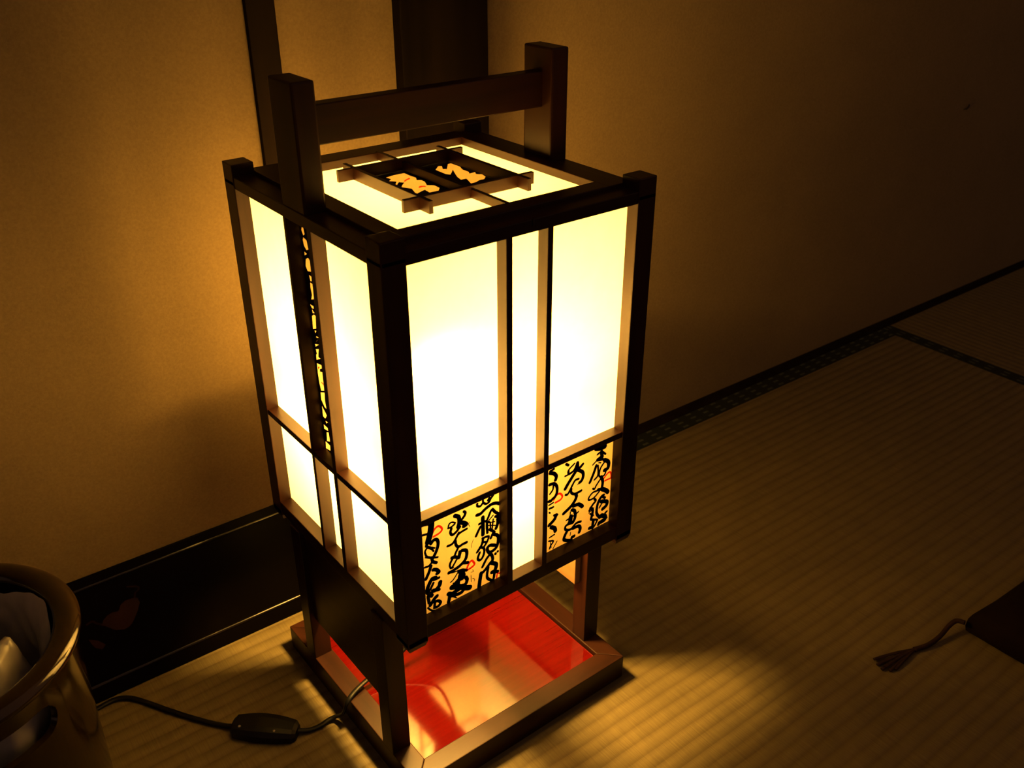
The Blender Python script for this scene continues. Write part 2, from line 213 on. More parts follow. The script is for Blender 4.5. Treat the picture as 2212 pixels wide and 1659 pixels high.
# plaster wall
wallm, nt, out = new('sand plaster')
n = noise(nt, 420, detail=6); n2 = noise(nt, 6, detail=4)
r = ramp(nt, n.outputs['Fac'], [(.25, (.135, .098, .050)), (.75, (.190, .141, .075))])
p = nd(nt, 'ShaderNodeBsdfPrincipled', Roughness=.95); p.inputs['Specular IOR Level'].default_value = .1
mxc = nd(nt, 'ShaderNodeMix', data_type='RGBA'); mxc.inputs[0].default_value = .25
r2 = ramp(nt, n2.outputs['Fac'], [(.3, (.120, .088, .046)), (.7, (.200, .149, .079))])
nt.links.new(r.outputs[0], mxc.inputs[6]); nt.links.new(r2.outputs[0], mxc.inputs[7])
nt.links.new(mxc.outputs[2], p.inputs['Base Color'])
nt.links.new(bump(nt, n.outputs['Fac'], .35, .0008).outputs[0], p.inputs['Normal'])
nt.links.new(p.outputs[0], out.inputs[0])

def tatami(name, rib_axis):
    """rush weave: soft ribs running along rib_axis every 14 mm, fine rush strands across them"""
    m, nt, out = new(name)
    tc = nd(nt, 'ShaderNodeTexCoord'); sp = nd(nt, 'ShaderNodeSeparateXYZ')
    nt.links.new(tc.outputs['Object'], sp.inputs[0])
    across = 'Y' if rib_axis == 'X' else 'X'
    wob = noise(nt, 9, detail=3)
    add = nd(nt, 'ShaderNodeMath', operation='MULTIPLY_ADD'); add.inputs[1].default_value = .0035
    nt.links.new(wob.outputs['Fac'], add.inputs[0]); nt.links.new(sp.outputs[across], add.inputs[2])
    mul = nd(nt, 'ShaderNodeMath', operation='MULTIPLY'); mul.inputs[1].default_value = 2*PI/.0145
    nt.links.new(add.outputs[0], mul.inputs[0])
    cs = nd(nt, 'ShaderNodeMath', operation='COSINE'); nt.links.new(mul.outputs[0], cs.inputs[0])
    ab = nd(nt, 'ShaderNodeMath', operation='MULTIPLY_ADD'); ab.inputs[1].default_value = .5; ab.inputs[2].default_value = .5
    nt.links.new(cs.outputs[0], ab.inputs[0])
    pw = nd(nt, 'ShaderNodeMath', operation='POWER'); pw.inputs[1].default_value = .6; nt.links.new(ab.outputs[0], pw.inputs[0])
    vs = (1, .03, 1) if rib_axis == 'X' else (.03, 1, 1)
    st = noise(nt, 900, vs, 3, .6)
    big = noise(nt, 30, (1, 1, 1), 3)
    r = ramp(nt, st.outputs['Fac'], [(.25, (.112, .083, .032)), (.75, (.166, .129, .051))])
    rb = ramp(nt, pw.outputs[0], [(.0, (.76, .73, .69)), (.75, (1, 1, 1))])
    mc = nd(nt, 'ShaderNodeMix', data_type='RGBA', blend_type='MULTIPLY'); mc.inputs[0].default_value = .85
    nt.links.new(r.outputs[0], mc.inputs[6]); nt.links.new(rb.outputs[0], mc.inputs[7])
    rg = ramp(nt, big.outputs['Fac'], [(.3, (.85, .85, .85)), (.7, (1, 1, 1))])
    mc2 = nd(nt, 'ShaderNodeMix', data_type='RGBA', blend_type='MULTIPLY'); mc2.inputs[0].default_value = 1
    nt.links.new(mc.outputs[2], mc2.inputs[6]); nt.links.new(rg.outputs[0], mc2.inputs[7])
    p = nd(nt, 'ShaderNodeBsdfPrincipled', Roughness=.62); p.inputs['Specular IOR Level'].default_value = .35
    nt.links.new(mc2.outputs[2], p.inputs['Base Color'])
    h = nd(nt, 'ShaderNodeMath', operation='MULTIPLY_ADD'); h.inputs[1].default_value = .12
    nt.links.new(st.outputs['Fac'], h.inputs[0]); nt.links.new(pw.outputs[0], h.inputs[2])
    nt.links.new(bump(nt, h.outputs[0], .6, .0013).outputs[0], p.inputs['Normal'])
    nt.links.new(p.outputs[0], out.inputs[0]); return m
tat_x = tatami('tatami ribs along x', 'X'); tat_y = tatami('tatami ribs along y', 'Y')

def heri(name, along):
    """dark cloth border with pairs of small pale dashes"""
    m, nt, out = new(name)
    tc = nd(nt, 'ShaderNodeTexCoord'); sp = nd(nt, 'ShaderNodeSeparateXYZ'); nt.links.new(tc.outputs['Object'], sp.inputs[0])
    def wave(src, period, thr):
        a = nd(nt, 'ShaderNodeMath', operation='MULTIPLY'); a.inputs[1].default_value = 2*PI/period; nt.links.new(src, a.inputs[0])
        c = nd(nt, 'ShaderNodeMath', operation='COSINE'); nt.links.new(a.outputs[0], c.inputs[0])
        g = nd(nt, 'ShaderNodeMath', operation='GREATER_THAN'); g.inputs[1].default_value = thr; nt.links.new(c.outputs[0], g.inputs[0]); return g.outputs[0]
    u, v = ('X', 'Y') if along == 'X' else ('Y', 'X')
    m1 = nd(nt, 'ShaderNodeMath', operation='MULTIPLY')
    nt.links.new(wave(sp.outputs[u], .0270, .35), m1.inputs[0]); nt.links.new(wave(sp.outputs[v], .0105, .45), m1.inputs[1])
    m2 = nd(nt, 'ShaderNodeMath', operation='MULTIPLY'); n = noise(nt, 300); nt.links.new(m1.outputs[0], m2.inputs[0]); nt.links.new(n.outputs['Fac'], m2.inputs[1])
    r = ramp(nt, m2.outputs[0], [(.1, (.008, .010, .007)), (.6, (.065, .070, .048))])
    p = nd(nt, 'ShaderNodeBsdfPrincipled', Roughness=.8); p.inputs['Specular IOR Level'].default_value = .2
    nt.links.new(r.outputs[0], p.inputs['Base Color']); nt.links.new(p.outputs[0], out.inputs[0]); return m
heri_x = heri('border cloth x', 'X'); heri_y = heri('border cloth y', 'Y')

# red lacquered board: fine grain under a mirror-like coat
redm, nt, out = new('red lacquer board')
n = noise(nt, 240, (.04, 1, 1), 5, .65)
r = ramp(nt, n.outputs['Fac'], [(.3, (.078, .0026, .0011)), (.7, (.106, .0036, .0015))])
p = nd(nt, 'ShaderNodeBsdfPrincipled', Roughness=.30); p.inputs['Specular IOR Level'].default_value = 0.0
p.inputs['Coat Weight'].default_value = 1.0; p.inputs['Coat Roughness'].default_value = .08; p.inputs['Coat IOR'].default_value = 1.68
nt.links.new(r.outputs[0], p.inputs['Base Color']); nt.links.new(bump(nt, n.outputs['Fac'], .012, .0002).outputs[0], p.inputs['Normal'])
nt.links.new(p.outputs[0], out.inputs[0])

black_lacq = pbr('black lacquer', (.003, .002, .0015), (.006, .0035, .0025), 14, rough=.2, spec=.4, bs=.02, coat=.25)
black_panel = pbr('black lacquer field', (.0012, .0007, .0005), (.002, .0012, .0008), 14, rough=.30, spec=.02, bs=.0)
crane_m = pbr('faded red lacquer painting', (.010, .0016, .0013), (.014, .0024, .0018), 60, rough=.4, spec=.1, bs=0)
plastic = pbr('black plastic', (.0035, .0034, .0032), (.006, .0056, .005), 90, rough=.45, spec=.22, bs=.03)
screw_m = pbr('screw head', (.25, .25, .24), (.4, .4, .38), 90, rough=.35, metal=.8, bs=0)
brass = pbr('dull brown bronze', (.011, .0055, .002), (.021, .011, .0038), 24, (1, 1, .5), rough=.14, spec=.5, metal=.25, bs=.015, coat=.3)
bag_m = pbr('pale plastic film', (.26, .24, .20), (.38, .35, .30), 35, rough=.30, spec=.6, bs=.15)
cushion_m = pbr('dark maroon cloth', (.0042, .0018, .0014), (.008, .003, .0024), 260, rough=.9, spec=.1, bs=.25)
tassel_m = pbr('maroon tassel thread', (.014, .0052, .0036), (.026, .009, .0065), 200, rough=.8, spec=.2, bs=.1)
metal_dark = pbr('dark wire', (.015, .010, .008), (.03, .02, .015), 50, rough=.4, metal=.4, bs=0)
board_m = pbr('lit apron wood', (.20, .115, .045), (.27, .16, .065), 70, (1, .08, 1), rough=.55, spec=.3)  # right apron only: bulb light put into a paler wood colour

BULB = (1.0, 0.560, .113)
glassm, nt, out = new('glowing bulb glass')
tr = nd(nt, 'ShaderNodeBsdfTransparent'); tr.inputs[0].default_value = (1, .99, .97, 1)
gl = nd(nt, 'ShaderNodeBsdfGlossy', Roughness=.05); gl.inputs[0].default_value = (1, .98, .95, 1)
fr = nd(nt, 'ShaderNodeFresnel', IOR=1.3)
mx = nd(nt, 'ShaderNodeMixShader'); nt.links.new(fr.outputs[0], mx.inputs[0])
nt.links.new(tr.outputs[0], mx.inputs[1]); nt.links.new(gl.outputs[0], mx.inputs[2])
ge = nd(nt, 'ShaderNodeEmission', Strength=BULB_GLOW); ge.inputs[0].default_value = (1.0, 0.560, .113, 1)   # glow added to the glass to soften the light on the floor
ad = nd(nt, 'ShaderNodeAddShader'); nt.links.new(mx.outputs[0], ad.inputs[0]); nt.links.new(ge.outputs[0], ad.inputs[1]); nt.links.new(ad.outputs[0], out.inputs[0])
bulbm, nt, out = new('hot filament')
e = nd(nt, 'ShaderNodeEmission', Strength=BULB_L); e.inputs[0].default_value = (*BULB, 1)
nt.links.new(e.outputs[0], out.inputs[0])
# ------------------------------------------------------------------ room
ROOM = -0.018                       # the wall runs a touch off the lantern's own axes
ROT = Matrix.Rotation(ROOM, 4, 'Z')
WALL_Y = 0.3488
def room(o): o.rotation_euler = (0, 0, ROOM); return o
room(tag(MB().box(-5, 6, -5, WALL_Y+.1, -.06, -.002, 0).build('floor', tat_x), kind='structure'))
room(tag(MB().box(-5, 6, WALL_Y, WALL_Y+.1, -.05, 2.3, 0).build('wall_back', wallm), kind='structure'))
# dark strip at the foot of the wall
room(tag(MB().box(.26, 6, WALL_Y-.0195, WALL_Y+.001, -.05, .001, .0005).build('baseboard_back', post_z), kind='structure'))
# timber post and slim batten let into the wall
room(tag(MB().box(.2205, .3225, WALL_Y-.014, WALL_Y+.02, -.05, 2.3, .0015).build('trim_1', post_z), kind='structure'))
room(tag(MB().box(.0732, .1000, WALL_Y-.006, WALL_Y+.02, -.05, 2.3, .001).build('trim_2', post_z), kind='structure'))
# tatami mats with their cloth borders (inner edge wall side)
HY = WALL_Y-.0195
mat = room(empty('tatami_mat', (0, 0, 0)))
tag(mat, 'large straw tatami mat the lantern stands on, ribs parallel to the wall', 'tatami mat')
MB().box(-.76, 1.168, -.585, HY-.030, -.05, 0, .0008).build('mat_surface', tat_x, mat)
MB().box(-.76, 1.168, HY-.030, HY-.0006, -.05, .0006, .0006).build('cloth_border', heri_x, mat)
mat2 = room(empty('tatami_mat', (0, 0, 0)))
tag(mat2, 'farther straw tatami mat at the right edge, beyond the dark cloth seam', 'tatami mat')
MB().box(1.1965, 2.08, -1.5, HY-.0006, -.05, 0, .0008).build('mat_surface', tat_y, mat2)
MB().box(1.1685, 1.196, -1.5, HY-.0006, -.05, .0006, .0006).build('cloth_border', heri_y, mat2)

# tiny hook on the wall
hk = Vector((1.3329, .3248, .3641))
tag(MB().tube([hk+Vector((-.006, .0004, -.0035)), hk+Vector((-.002, -.003, -.001)), hk+Vector((.0015, -.004, .0045)),
               hk+Vector((.004, -.003, .002)), hk+Vector((.0028, -.002, -.0025)), hk+Vector((-.001, -.002, -.0035))], .0008, seg=8)
    .build('wall_hook', metal_dark, smooth=True), 'tiny dark wire hook on the plain wall, far upper right', 'hook')

# ------------------------------------------------------------------ the lantern
W = .24; P = .0184; ZT = .5133; ZB = .1745; RT = .4943; MT = .2950; RB = .1949; RBB = .1819; RTOP = .5037
DEP = .0118; EPS = .0006
L = tag(empty('paper_lantern', (W/2, W/2, 0)),
        'lit square paper floor lantern with dark wooden frame, carrying handle and red base board', 'lamp')
OFF = Vector((-W/2, -W/2, 0))
def part(mb, name, mat_, parent=L, **k):
    mb.bm.transform(Matrix.Translation(OFF)); return mb.build(name, mat_, parent, **k)
for cx, cy in ((0, 0), (1, 0), (0, 1), (1, 1)):          # corner posts, their feet cut at a slant
    x0 = cx*(W-P); y0 = cy*(W-P); t = bmesh.new()
    mb = MB(); mb.box(x0, x0+P, y0, y0+P, ZB+.0045, RBB+.004, .0009); mb.box(x0, x0+P, y0, y0+P, RT+.002, ZT, .0009)
    q = DEP-.0003                                     # rebated on the inside so the paper meets at the corner
    ell = [(0, 0), (P, 0), (P, q), (q, q), (q, P), (0, P)]
    ell = [((W-x if cx else x), (W-y if cy else y)) for x, y in ell]
    mb.prism(ell if cx == cy else ell[::-1], RBB-.002, RT+.006, .0007)
    lo = [t.verts.new((x0+P/2+a*P*.40, y0+P/2+b*P*.40, ZB)) for a, b in ((-1, -1), (1, -1), (1, 1), (-1, 1))]
    hi = [t.verts.new((x0+P/2+a*P*.497, y0+P/2+b*P*.497, ZB+.0055)) for a, b in ((-1, -1), (1, -1), (1, 1), (-1, 1))]
    t.faces.new(lo[::-1]); t.faces.new(hi)
    for i in range(4): t.faces.new((lo[i], lo[(i+1) % 4], hi[(i+1) % 4], hi[i]))
    mb.add(t); part(mb, 'corner_post', wood_z)
MX = ((.0979, .1033), (.1349, .1398)); MY = ((.0957, .1015), (.1342, .1385))
def side(i):
    """maps (along, depth, z) of face i to x, y: 0 front, 1 left, 2 back, 3 right"""
    return [lambda a, d: (a, d), lambda a, d: (d, a), lambda a, d: (a, W-d), lambda a, d: (W-d, a)][i]
def sbox(i, a0, a1, d0, d1, z0, z1, bev=.0006, mb=None):
    f = side(i); (xa, ya), (xb, yb) = f(a0, d0), f(a1, d1)
    return (mb or MB()).box(min(xa, xb), max(xa, xb), min(ya, yb), max(ya, yb), z0, z1, bev)
for i in range(4):
    ax = 'x' if i in (0, 2) else 'y'; bars = MX if i in (0, 2) else MY
    part(sbox(i, P-.001, W-P+.001, EPS, P, RT, RTOP), 'top_rail', wood(ax))
    part(sbox(i, P-.001, W-P+.001, EPS, DEP+.006, RBB, RB), 'bottom_rail', wood(ax))
    part(sbox(i, P-.001, W-P+.001, EPS*2, DEP, MT-.0056, MT, .0004), 'lattice_bar', wood(ax))
    for a0, a1 in bars:
        part(sbox(i, a0, a1, EPS, DEP, RB-.001, RT+.001, .0004), 'lattice_bar', wood_z)
    # paper: plain cells in one sheet, written cells as panels of their own
    cols = ((DEP, bars[0][0]+.002), (bars[0][1]-.002, bars[1][0]+.002), (bars[1][1]-.002, W-DEP))
    f = side(i); sheet = MB(); low = MB()
    for ci, (a0, a1) in enumerate(cols):
        for ri, (z0, z1) in enumerate(((RB-.004, MT-.003), (MT-.003, RT+.004))):
            lettered = (i in (0, 2) and ri == 0 and ci != 1) or (i == 1 and ri == 1 and ci == 1)
            pts = [(*f(a0, DEP), z0), (*f(a1, DEP), z0), (*f(a1, DEP), z1), (*f(a0, DEP), z1)]
            if not lettered: (low if i == 3 and ri == 0 else sheet).face(pts); continue
            mb = MB(); mb.face(pts)
            panel = part(mb, 'written_panel', amber_back if i == 2 else amber); panel['label'] = 'amber paper panel covered with black brush writing'
            if i in (0, 2):
                kb, kr = MB(), []
                lo_a, hi_a = a0+.0015, a1-.0015
                fl = (lambda a: a/1000) if i == 0 else (lambda a: W-a/1000)
                yk, yr = (DEP-.0004, DEP-.0006) if i == 0 else (W-DEP+.0004, W-DEP+.0006)
                pl = lambda a, z: (min(max(fl(a), lo_a), hi_a), yk, min(max(z/1000, RB-.001), MT))
                plr = lambda a, z: (min(max(fl(a), lo_a), hi_a), yr, z/1000)
                for col, w, pts2 in (INK_LEFT if (ci == 0) == (i == 0) else INK_RIGHT):
                    if col == 'k': kb.ribbon(pts2, w*1.5, pl)
                    else: kr.append((pts2, w*2.0))
                kb.bm.transform(Matrix.Translation(OFF)); kb.build('brush_writing', ink, panel)
                for pts2, w in kr:
                    mb2 = MB(); mb2.ribbon(pts2, w, plr)
                    mb2.bm.transform(Matrix.Translation(OFF)); mb2.build('red_mark', red_ink, panel)
            else:
                # almost black writing: an ink sheet with the gaps between strokes left open
                hs = [[(y, z) for y, z in h] for h in HOLES]
                more = [[(y-12.0, z+6) for y, z in h] for h in HOLES[:-1]]
                me = filled([[(a0*1000+.3, z0*1000+1), (a1*1000-.3, z0*1000+1), (a1*1000-.3, z1*1000-1), (a0*1000+.3, z1*1000-1)]]+hs+more, 'writing')
                for v in me.vertices: v.co = Vector((DEP-.0004, v.co.x/1000, v.co.y/1000))+OFF
                o = bpy.data.objects.new('brush_writing', me); COL.objects.link(o); me.materials.append(ink); o.parent = panel
                for (ya, za), (yb, zb) in (((128.4, 372.5), (130.2, 370.4)), ((127.0, 359.5), (124.2, 359.0))):
                    rm = MB(); rm.ribbon([(ya, za), ((ya+yb)/2+.4, (za+zb)/2), (yb, zb)], 1.3, lambda a, z: (DEP-.0006, a/1000, z/1000))
                    rm.bm.transform(Matrix.Translation(OFF)); rm.build('red_mark', red_ink, panel)
    part(sheet, 'paper_sheet', (paper, paper, clear_paper, clearer_paper)[i])
    if i == 3: part(low, 'paper_sheet', clear_paper)
# ribbons are in millimetres: scale handled by the plane maps above

# lid: raised inner frame, recessed paper, lattice with crossed overhanging bars
R_ = .0331; ZL = .5068; ZP = .4999; LO = .0172
for a in ('x0', 'x1', 'y0', 'y1'):
    mb = MB()
    if a == 'x0': mb.box(LO, R_, LO, W-LO, ZP-.001, ZL)
    if a == 'x1': mb.box(W-R_, W-LO, LO, W-LO, ZP-.001, ZL)
    if a == 'y0': mb.box(R_-.0005, W-R_+.0005, LO, R_, ZP-.001, ZL)
    if a == 'y1': mb.box(R_-.0005, W-R_+.0005, W-R_, W-LO, ZP-.001, ZL)
    part(mb, 'lid_rail', wood_y if a[0] == 'x' else wood_x)
mb = MB(); C0, C1 = .0775, .1660                      # lattice square
X0, X1, Y0, Y1 = C0, C1, .0745, .1690
for q in ((R_-.004, X0, R_-.004, W-R_+.004), (X1, W-R_+.004, R_-.004, W-R_+.004), (X0, X1, R_-.004, Y0), (X0, X1, Y1, W-R_+.004)):
    mb.face([(q[0], q[2], ZP), (q[1], q[2], ZP), (q[1], q[3], ZP), (q[0], q[3], ZP)])
part(mb, 'lid_paper', lid_paper)
mb = MB(); mb.face([(X0, Y0, ZP), (X1, Y0, ZP), (X1, Y1, ZP), (X0, Y1, ZP)])
tp = part(mb, 'written_panel', amber_top); tp['label'] = 'small dark panel of heavy brush writing in the lid lattice'
me = filled([[(X0*1000, Y0*1000), (X1*1000, Y0*1000), (X1*1000, Y1*1000), (X0*1000, Y1*1000)]]+TOPHOLES, 'lidwriting')
for v in me.vertices: v.co = Vector((v.co.x/1000, v.co.y/1000, ZP+.0004))+OFF
o = bpy.data.objects.new('brush_writing', me); COL.objects.link(o); me.materials.append(ink); o.parent = tp
for poly in TOPRED:
    mb = MB(); mb.face([(a/1000, b/1000, ZP+.0006) for a, b in poly])
    part(mb, 'red_mark', red_ink, tp)
BW = .0034; BH = .5103; OV = .0145
for x in (X0, X1): part(MB().box(x-BW/2, x+BW/2, Y0-OV, Y1+OV, ZP+.0008, BH, .0004), 'lid_bar', wood_y)
for y in (Y0, Y1): part(MB().box(X0-OV, X1+OV, y-BW/2, y+BW/2, ZP+.0008, BH-.0002, .0004), 'lid_bar', wood_x)
part(MB().box(.1225-BW/2, .1225+BW/2, R_-.002, W-R_+.002, ZP+.0008, ZL+.0008, .0004), 'lid_bar', wood_y)

# carrying handle
HX0, HD, HW, HZ = .0012, .0171, .0351, .5925
HYa, HYb = W/2-HW/2, W/2+HW/2
for x in (HX0, W-HX0-HD): part(MB().box(x, x+HD, HYa, HYb, RTOP-.001, HZ, .0016), 'handle_post', wood_z)
part(MB().box(HX0+HD-.004, W-HX0-HD+.004, W/2-.0062, W/2+.0062, .5465, .5742, .0009), 'handle_bar', wood_x)

# stand: mitred base frame, red board, legs, side aprons
B0, B1 = -.0016, W+.0016; BT = .0274; FW = .0193
inn = (B0+FW, B1-FW); g = .0002
part(MB().prism([(B0, B0), (B1, B0), (inn[1]-g, inn[0]), (inn[0]+g, inn[0])], 0, BT, .0008), 'base_rail', wood_x)
part(MB().prism([(B1, B1), (B0, B1), (inn[0]+g, inn[1]), (inn[1]-g, inn[1])], 0, BT, .0008), 'base_rail', wood_x)
part(MB().prism([(B0, B1), (B0, B0), (inn[0], inn[0]+g), (inn[0], inn[1]-g)], 0, BT, .0008), 'base_rail', wood_y)
part(MB().prism([(B1, B0), (B1, B1), (inn[1], inn[1]-g), (inn[1], inn[0]+g)], 0, BT, .0008), 'base_rail', wood_y)
bp = part(MB().box(inn[0]+.0010, inn[1]-.0010, inn[0]+.0014, inn[1]-.0014, .012, .0235, .0005), 'base_board', redm)
bp['label'] = 'glossy red lacquered board'
LW = .0180; LY = (.0379, .1841)
for x in (B0, B1-LW):
    for y in LY: part(MB().box(x, x+LW, y, y+LW, BT-.001, RBB+.001, .0008), 'leg', wood_z)
part(MB().box(.0030, .0105, LY[0]+LW-.001, LY[1]+.001, .0775, RBB+.001, .0006), 'apron', wood_y)
part(MB().box(.2172, .2245, LY[0]+LW-.008, LY[1]+.008, .0985, RBB+.001, .0006), 'apron', board_m)['label'] = 'brightly lit wooden apron'

nm = MB().lathe([(0, 0), (.0011, .0001), (.0011, .0006), (0, .0009)], 14)
nm.bm.transform(Matrix.Translation((.1212, EPS, .5015)) @ Matrix.Diagonal((.8, 1, 2.6, 1)) @ Matrix.Rotation(PI/2, 4, 'X'))
part(nm, 'nail_head', metal_dark)

# inside: cross board, socket and bulb
part(MB().box(.1045, .1385, DEP+.002, W-DEP-.002, .1745, .1815, .0006), 'socket_board', wood_y)
sk = MB().lathe([(0, .1815), (.019, .1815), (.019, .186), (.0155, .1895), (.0150, .222), (.0150, .2650), (.0165, .2685), (.0165, .272), (0, .272)], 32, (.1150, .1270, 0))
part(sk, 'bulb_socket', plastic, smooth=False)
BZ = .3300
prof = [(0, BZ+.032)]+[(.032*math.sin(a), BZ+.032*math.cos(a)) for a in [PI*k/14 for k in range(1, 11)]]+[(.0140, BZ-.034), (.0130, BZ-.058), (0, BZ-.058)]
bulb = part(MB().lathe(prof, 32, (.1150, .1270, 0)), 'light_bulb', glassm, smooth=True)
ring = [(.0190+.0046*math.cos(2*PI*k/10), BZ+.006+.0046*math.sin(2*PI*k/10)) for k in range(10)]
part(MB().lathe(ring, 20, (.1150, .1270, 0), close=True), 'filament', bulbm, bulb, smooth=True)

# power cord: from the board, under the left apron, over the base rail, along the mat
cz = .0026
cord = MB().tube([(.128, .129, .176), (.126, .1285, .160), (.116, .127, .115), (.100, .125, .075), (.066, .1242, .047), (.040, .1238, .0365), (.022, .1232, .0332), (.006, .1195, .0310), (-.0045, .1160, .0270), (-.0085, .1190, .0125),
                  (-.0130, .1262, .0050), (-.0200, .1285, .0030), (-.0310, .1275, cz), (-.0430, .1305, .0032), (-.0540, .1375, .0060)], .0026, .0016, 10)
cd = part(cord, 'power_cord', plastic, smooth=True)
sw = bmesh.new()
N = 20
def swsec(t):                                         # outline of the inline switch seen from above: blunt ends, fat middle
    w = .0102+.0038*math.sin(PI*min(max(t, 0), 1))
    return w
c0 = Vector((-.0950, .1762, 0)); c1 = Vector((-.0500, .1322, 0)); dx = (c1-c0); Ls = dx.length; dx.normalize(); dn = Vector((-dx.y, dx.x, 0))
rings = []
for k in range(N+1):
    t = k/N; w = swsec(t)
    hgt = .0145*(.80+.20*math.sin(PI*t))
    if k in (0, N): w *= .72; hgt *= .8
    c = c0+dx*Ls*t; ring = []
    for a, b in ((-1, .12), (-1, .62), (-.78, .93), (-.4, 1), (.4, 1), (.78, .93), (1, .62), (1, .12), (.8, 0), (-.8, 0)):
        ring.append(sw.verts.new(c+dn*w*a+Vector((0, 0, hgt*b))))
    rings.append(ring)
for a, b in zip(rings, rings[1:]):
    for j in range(10): sw.faces.new((a[j], a[(j+1) % 10], b[(j+1) % 10], b[j]))
sw.faces.new(rings[0][::-1]); sw.faces.new(rings[-1])
mb = MB(); mb.add(sw)
mb.bm.transform(Matrix.Translation(OFF)); swo = mb.build('inline_switch', plastic, cd)
for t, s in ((.16, -.55), (.70, -.62)):
    c = c0+dx*Ls*t+dn*swsec(t)*s
    mb = MB().lathe([(0, .0140), (.0012, .0138), (.0014, .0132), (.0014, .0110)], 14, c)
    mb.bm.transform(Matrix.Translation(OFF)); mb.build('screw', screw_m, cd)
far = MB().tube([(-.0915, .1730, .0062), (-.0985, .1805, .0034), (-.1085, .1935, cz), (-.1201, .2100, cz), (-.1310, .2270, cz), (-.1395, .2410, cz),
                 (-.1500, .2590, cz), (-.1600, .2730, cz), (-.1720, .2800, cz), (-.1900, .2790, cz), (-.2200, .2760, cz)], .0026, .0017, 10)
far.bm.transform(Matrix.Translation(OFF)); far.build('cord_end', plastic, cd, smooth=True)

# ------------------------------------------------------------------ lacquered board leaning on the wall
bl = math.atan2(.102, .063)                          # lean angle from the floor
BD = empty('lacquer_board', (0, .2832, .0009))
tag(BD, 'black lacquered board painted with dim red cranes, leaning on the wall behind the bin', 'board')
BD.rotation_euler = (bl, 0, ROOM*1.0)
BX0, BX1, BHt, TH = -.46, .205, .1205, .0056
mb = MB().box(BX0+.004, BX1-.004, .005, BHt-.004, -TH+.0004, -.0028, .0004)
for v in mb.bm.verts:
    if v.co.y < .008: v.co.y += .003
mb.build('board_panel', black_panel, BD)
RW = .0165
mb = MB().box(BX0, BX1, 0, RW, -TH, 0, .0014)
for v in mb.bm.verts:                                  # the foot is cut flat to sit on the mat
    if v.co.y < .005: v.co.y += max(0, -v.co.z)*math.cos(bl)/math.sin(bl)
rm_ = mb.build('board_rim', black_panel, BD)
MB().box(BX0, BX1, RW-.002, RW+.0012, -.0042, .0013, .0011).build('rim_bead', black_lacq, rm_)
mb = MB().box(BX0, BX1, BHt-.0105, BHt, -TH, 0, .0014); rm_ = mb.build('board_rim', black_panel, BD)
MB().box(BX0, BX1, BHt-.0118, BHt-.0090, -.0042, .0013, .0011).build('rim_bead', black_lacq, rm_)
for x in (BX0, BX1-.014): MB().box(x, x+.014, RW-.001, BHt-.009, -TH, -.0005, .0012).build('board_rim', black_panel, BD)
mb = MB(); pl = lambda a, b: (a/1000, b/1000, -.0026)
mb.face([pl(*q) for q in CRANE])
for w, n_ in zip((1.8, 2.0), CRANE_NECK): mb.ribbon(n_, w, pl)
mb.face([pl(*q) for q in CRANE_LOW])
mb.build('crane_painting', crane_m, BD)

# ------------------------------------------------------------------ bin
BC = Vector((-.2917, .168, 0)); BR = .0955; BHH = .2215
bn = tag(empty('waste_bin', BC), 'round brown bronze bin with thick rolled rim and slot hole, cut by the left edge', 'bin')
wallp = [(0, .003), (.080, .003), (.0845, .0), (.0885, .002), (BR-.0035, BHH-.006), (BR-.0035, BHH), (BR-.008, BHH), (BR-.009, BHH-.008), (.084, .008), (0, .008)]
body = MB().lathe(wallp, 96).build('bin_body', brass, bn, smooth=True)
# slot hand hole cut through the side
cut = bmesh.new(); a0, a1, zc, hh = math.radians(-58), math.radians(-122), .1875, .0135
out_ = []
for k in range(13): a = a0+hh/BR*0+(PI/2-PI*k/12)*0; out_.append((a0+math.cos(PI/2-PI*k/12)*hh/BR, zc+math.sin(PI/2-PI*k/12)*hh))
for k in range(13): out_.append((a1-math.cos(-PI/2+PI*k/12)*hh/BR, zc-math.sin(PI/2-PI*k/12)*hh))
# rounded bar of quads: walk the outline on two radii
def seg_outline(n=24):
    top = [(a0+(a1-a0)*k/n, zc+hh) for k in range(n+1)]; bot = [(a1+(a0-a1)*k/n, zc-hh) for k in range(n+1)]
    c1_ = [(a1-math.cos(PI/2-PI*k/10)*hh/BR, zc+math.sin(PI/2-PI*k/10)*hh) for k in range(1, 10)]
    c0_ = [(a0+math.cos(PI/2-PI*k/10)*hh/BR, zc-math.sin(PI/2-PI*k/10)*hh) for k in range(1, 10)]
    return top+c1_+bot+c0_
ol = seg_outline()
ri = [cut.verts.new((.07*math.cos(a), .07*math.sin(a), z)) for a, z in ol]; ro = [cut.verts.new((.115*math.cos(a), .115*math.sin(a), z)) for a, z in ol]
n_ = len(ol)
for k in range(n_): cut.faces.new((ri[k], ri[(k+1) % n_], ro[(k+1) % n_], ro[k]))
nt_ = 25
for ring in (ri, ro):                                 # curved end faces as strips
    top = ring[:nt_]; bot = ring[nt_+9:nt_+9+nt_][::-1]
    for k in range(nt_-1): cut.faces.new((top[k], top[k+1], bot[k+1], bot[k]))
    cut.faces.new([top[-1]]+ring[nt_:nt_+9]+[bot[-1]]); cut.faces.new([bot[0]]+ring[2*nt_+9:]+[top[0]])
cm = MB(); cm.add(cut); co = cm.build('cutter', brass, bn)
bpy.context.view_layer.update()
md = body.modifiers.new('slot', 'BOOLEAN'); md.operation = 'DIFFERENCE'; md.object = co; md.solver = 'EXACT'
bpy.context.view_layer.update()
me = bpy.data.meshes.new_from_object(body.evaluated_get(bpy.context.evaluated_depsgraph_get()))
body.modifiers.clear(); body.data = me
bpy.data.objects.remove(co)
for p_ in me.polygons: p_.use_smooth = True
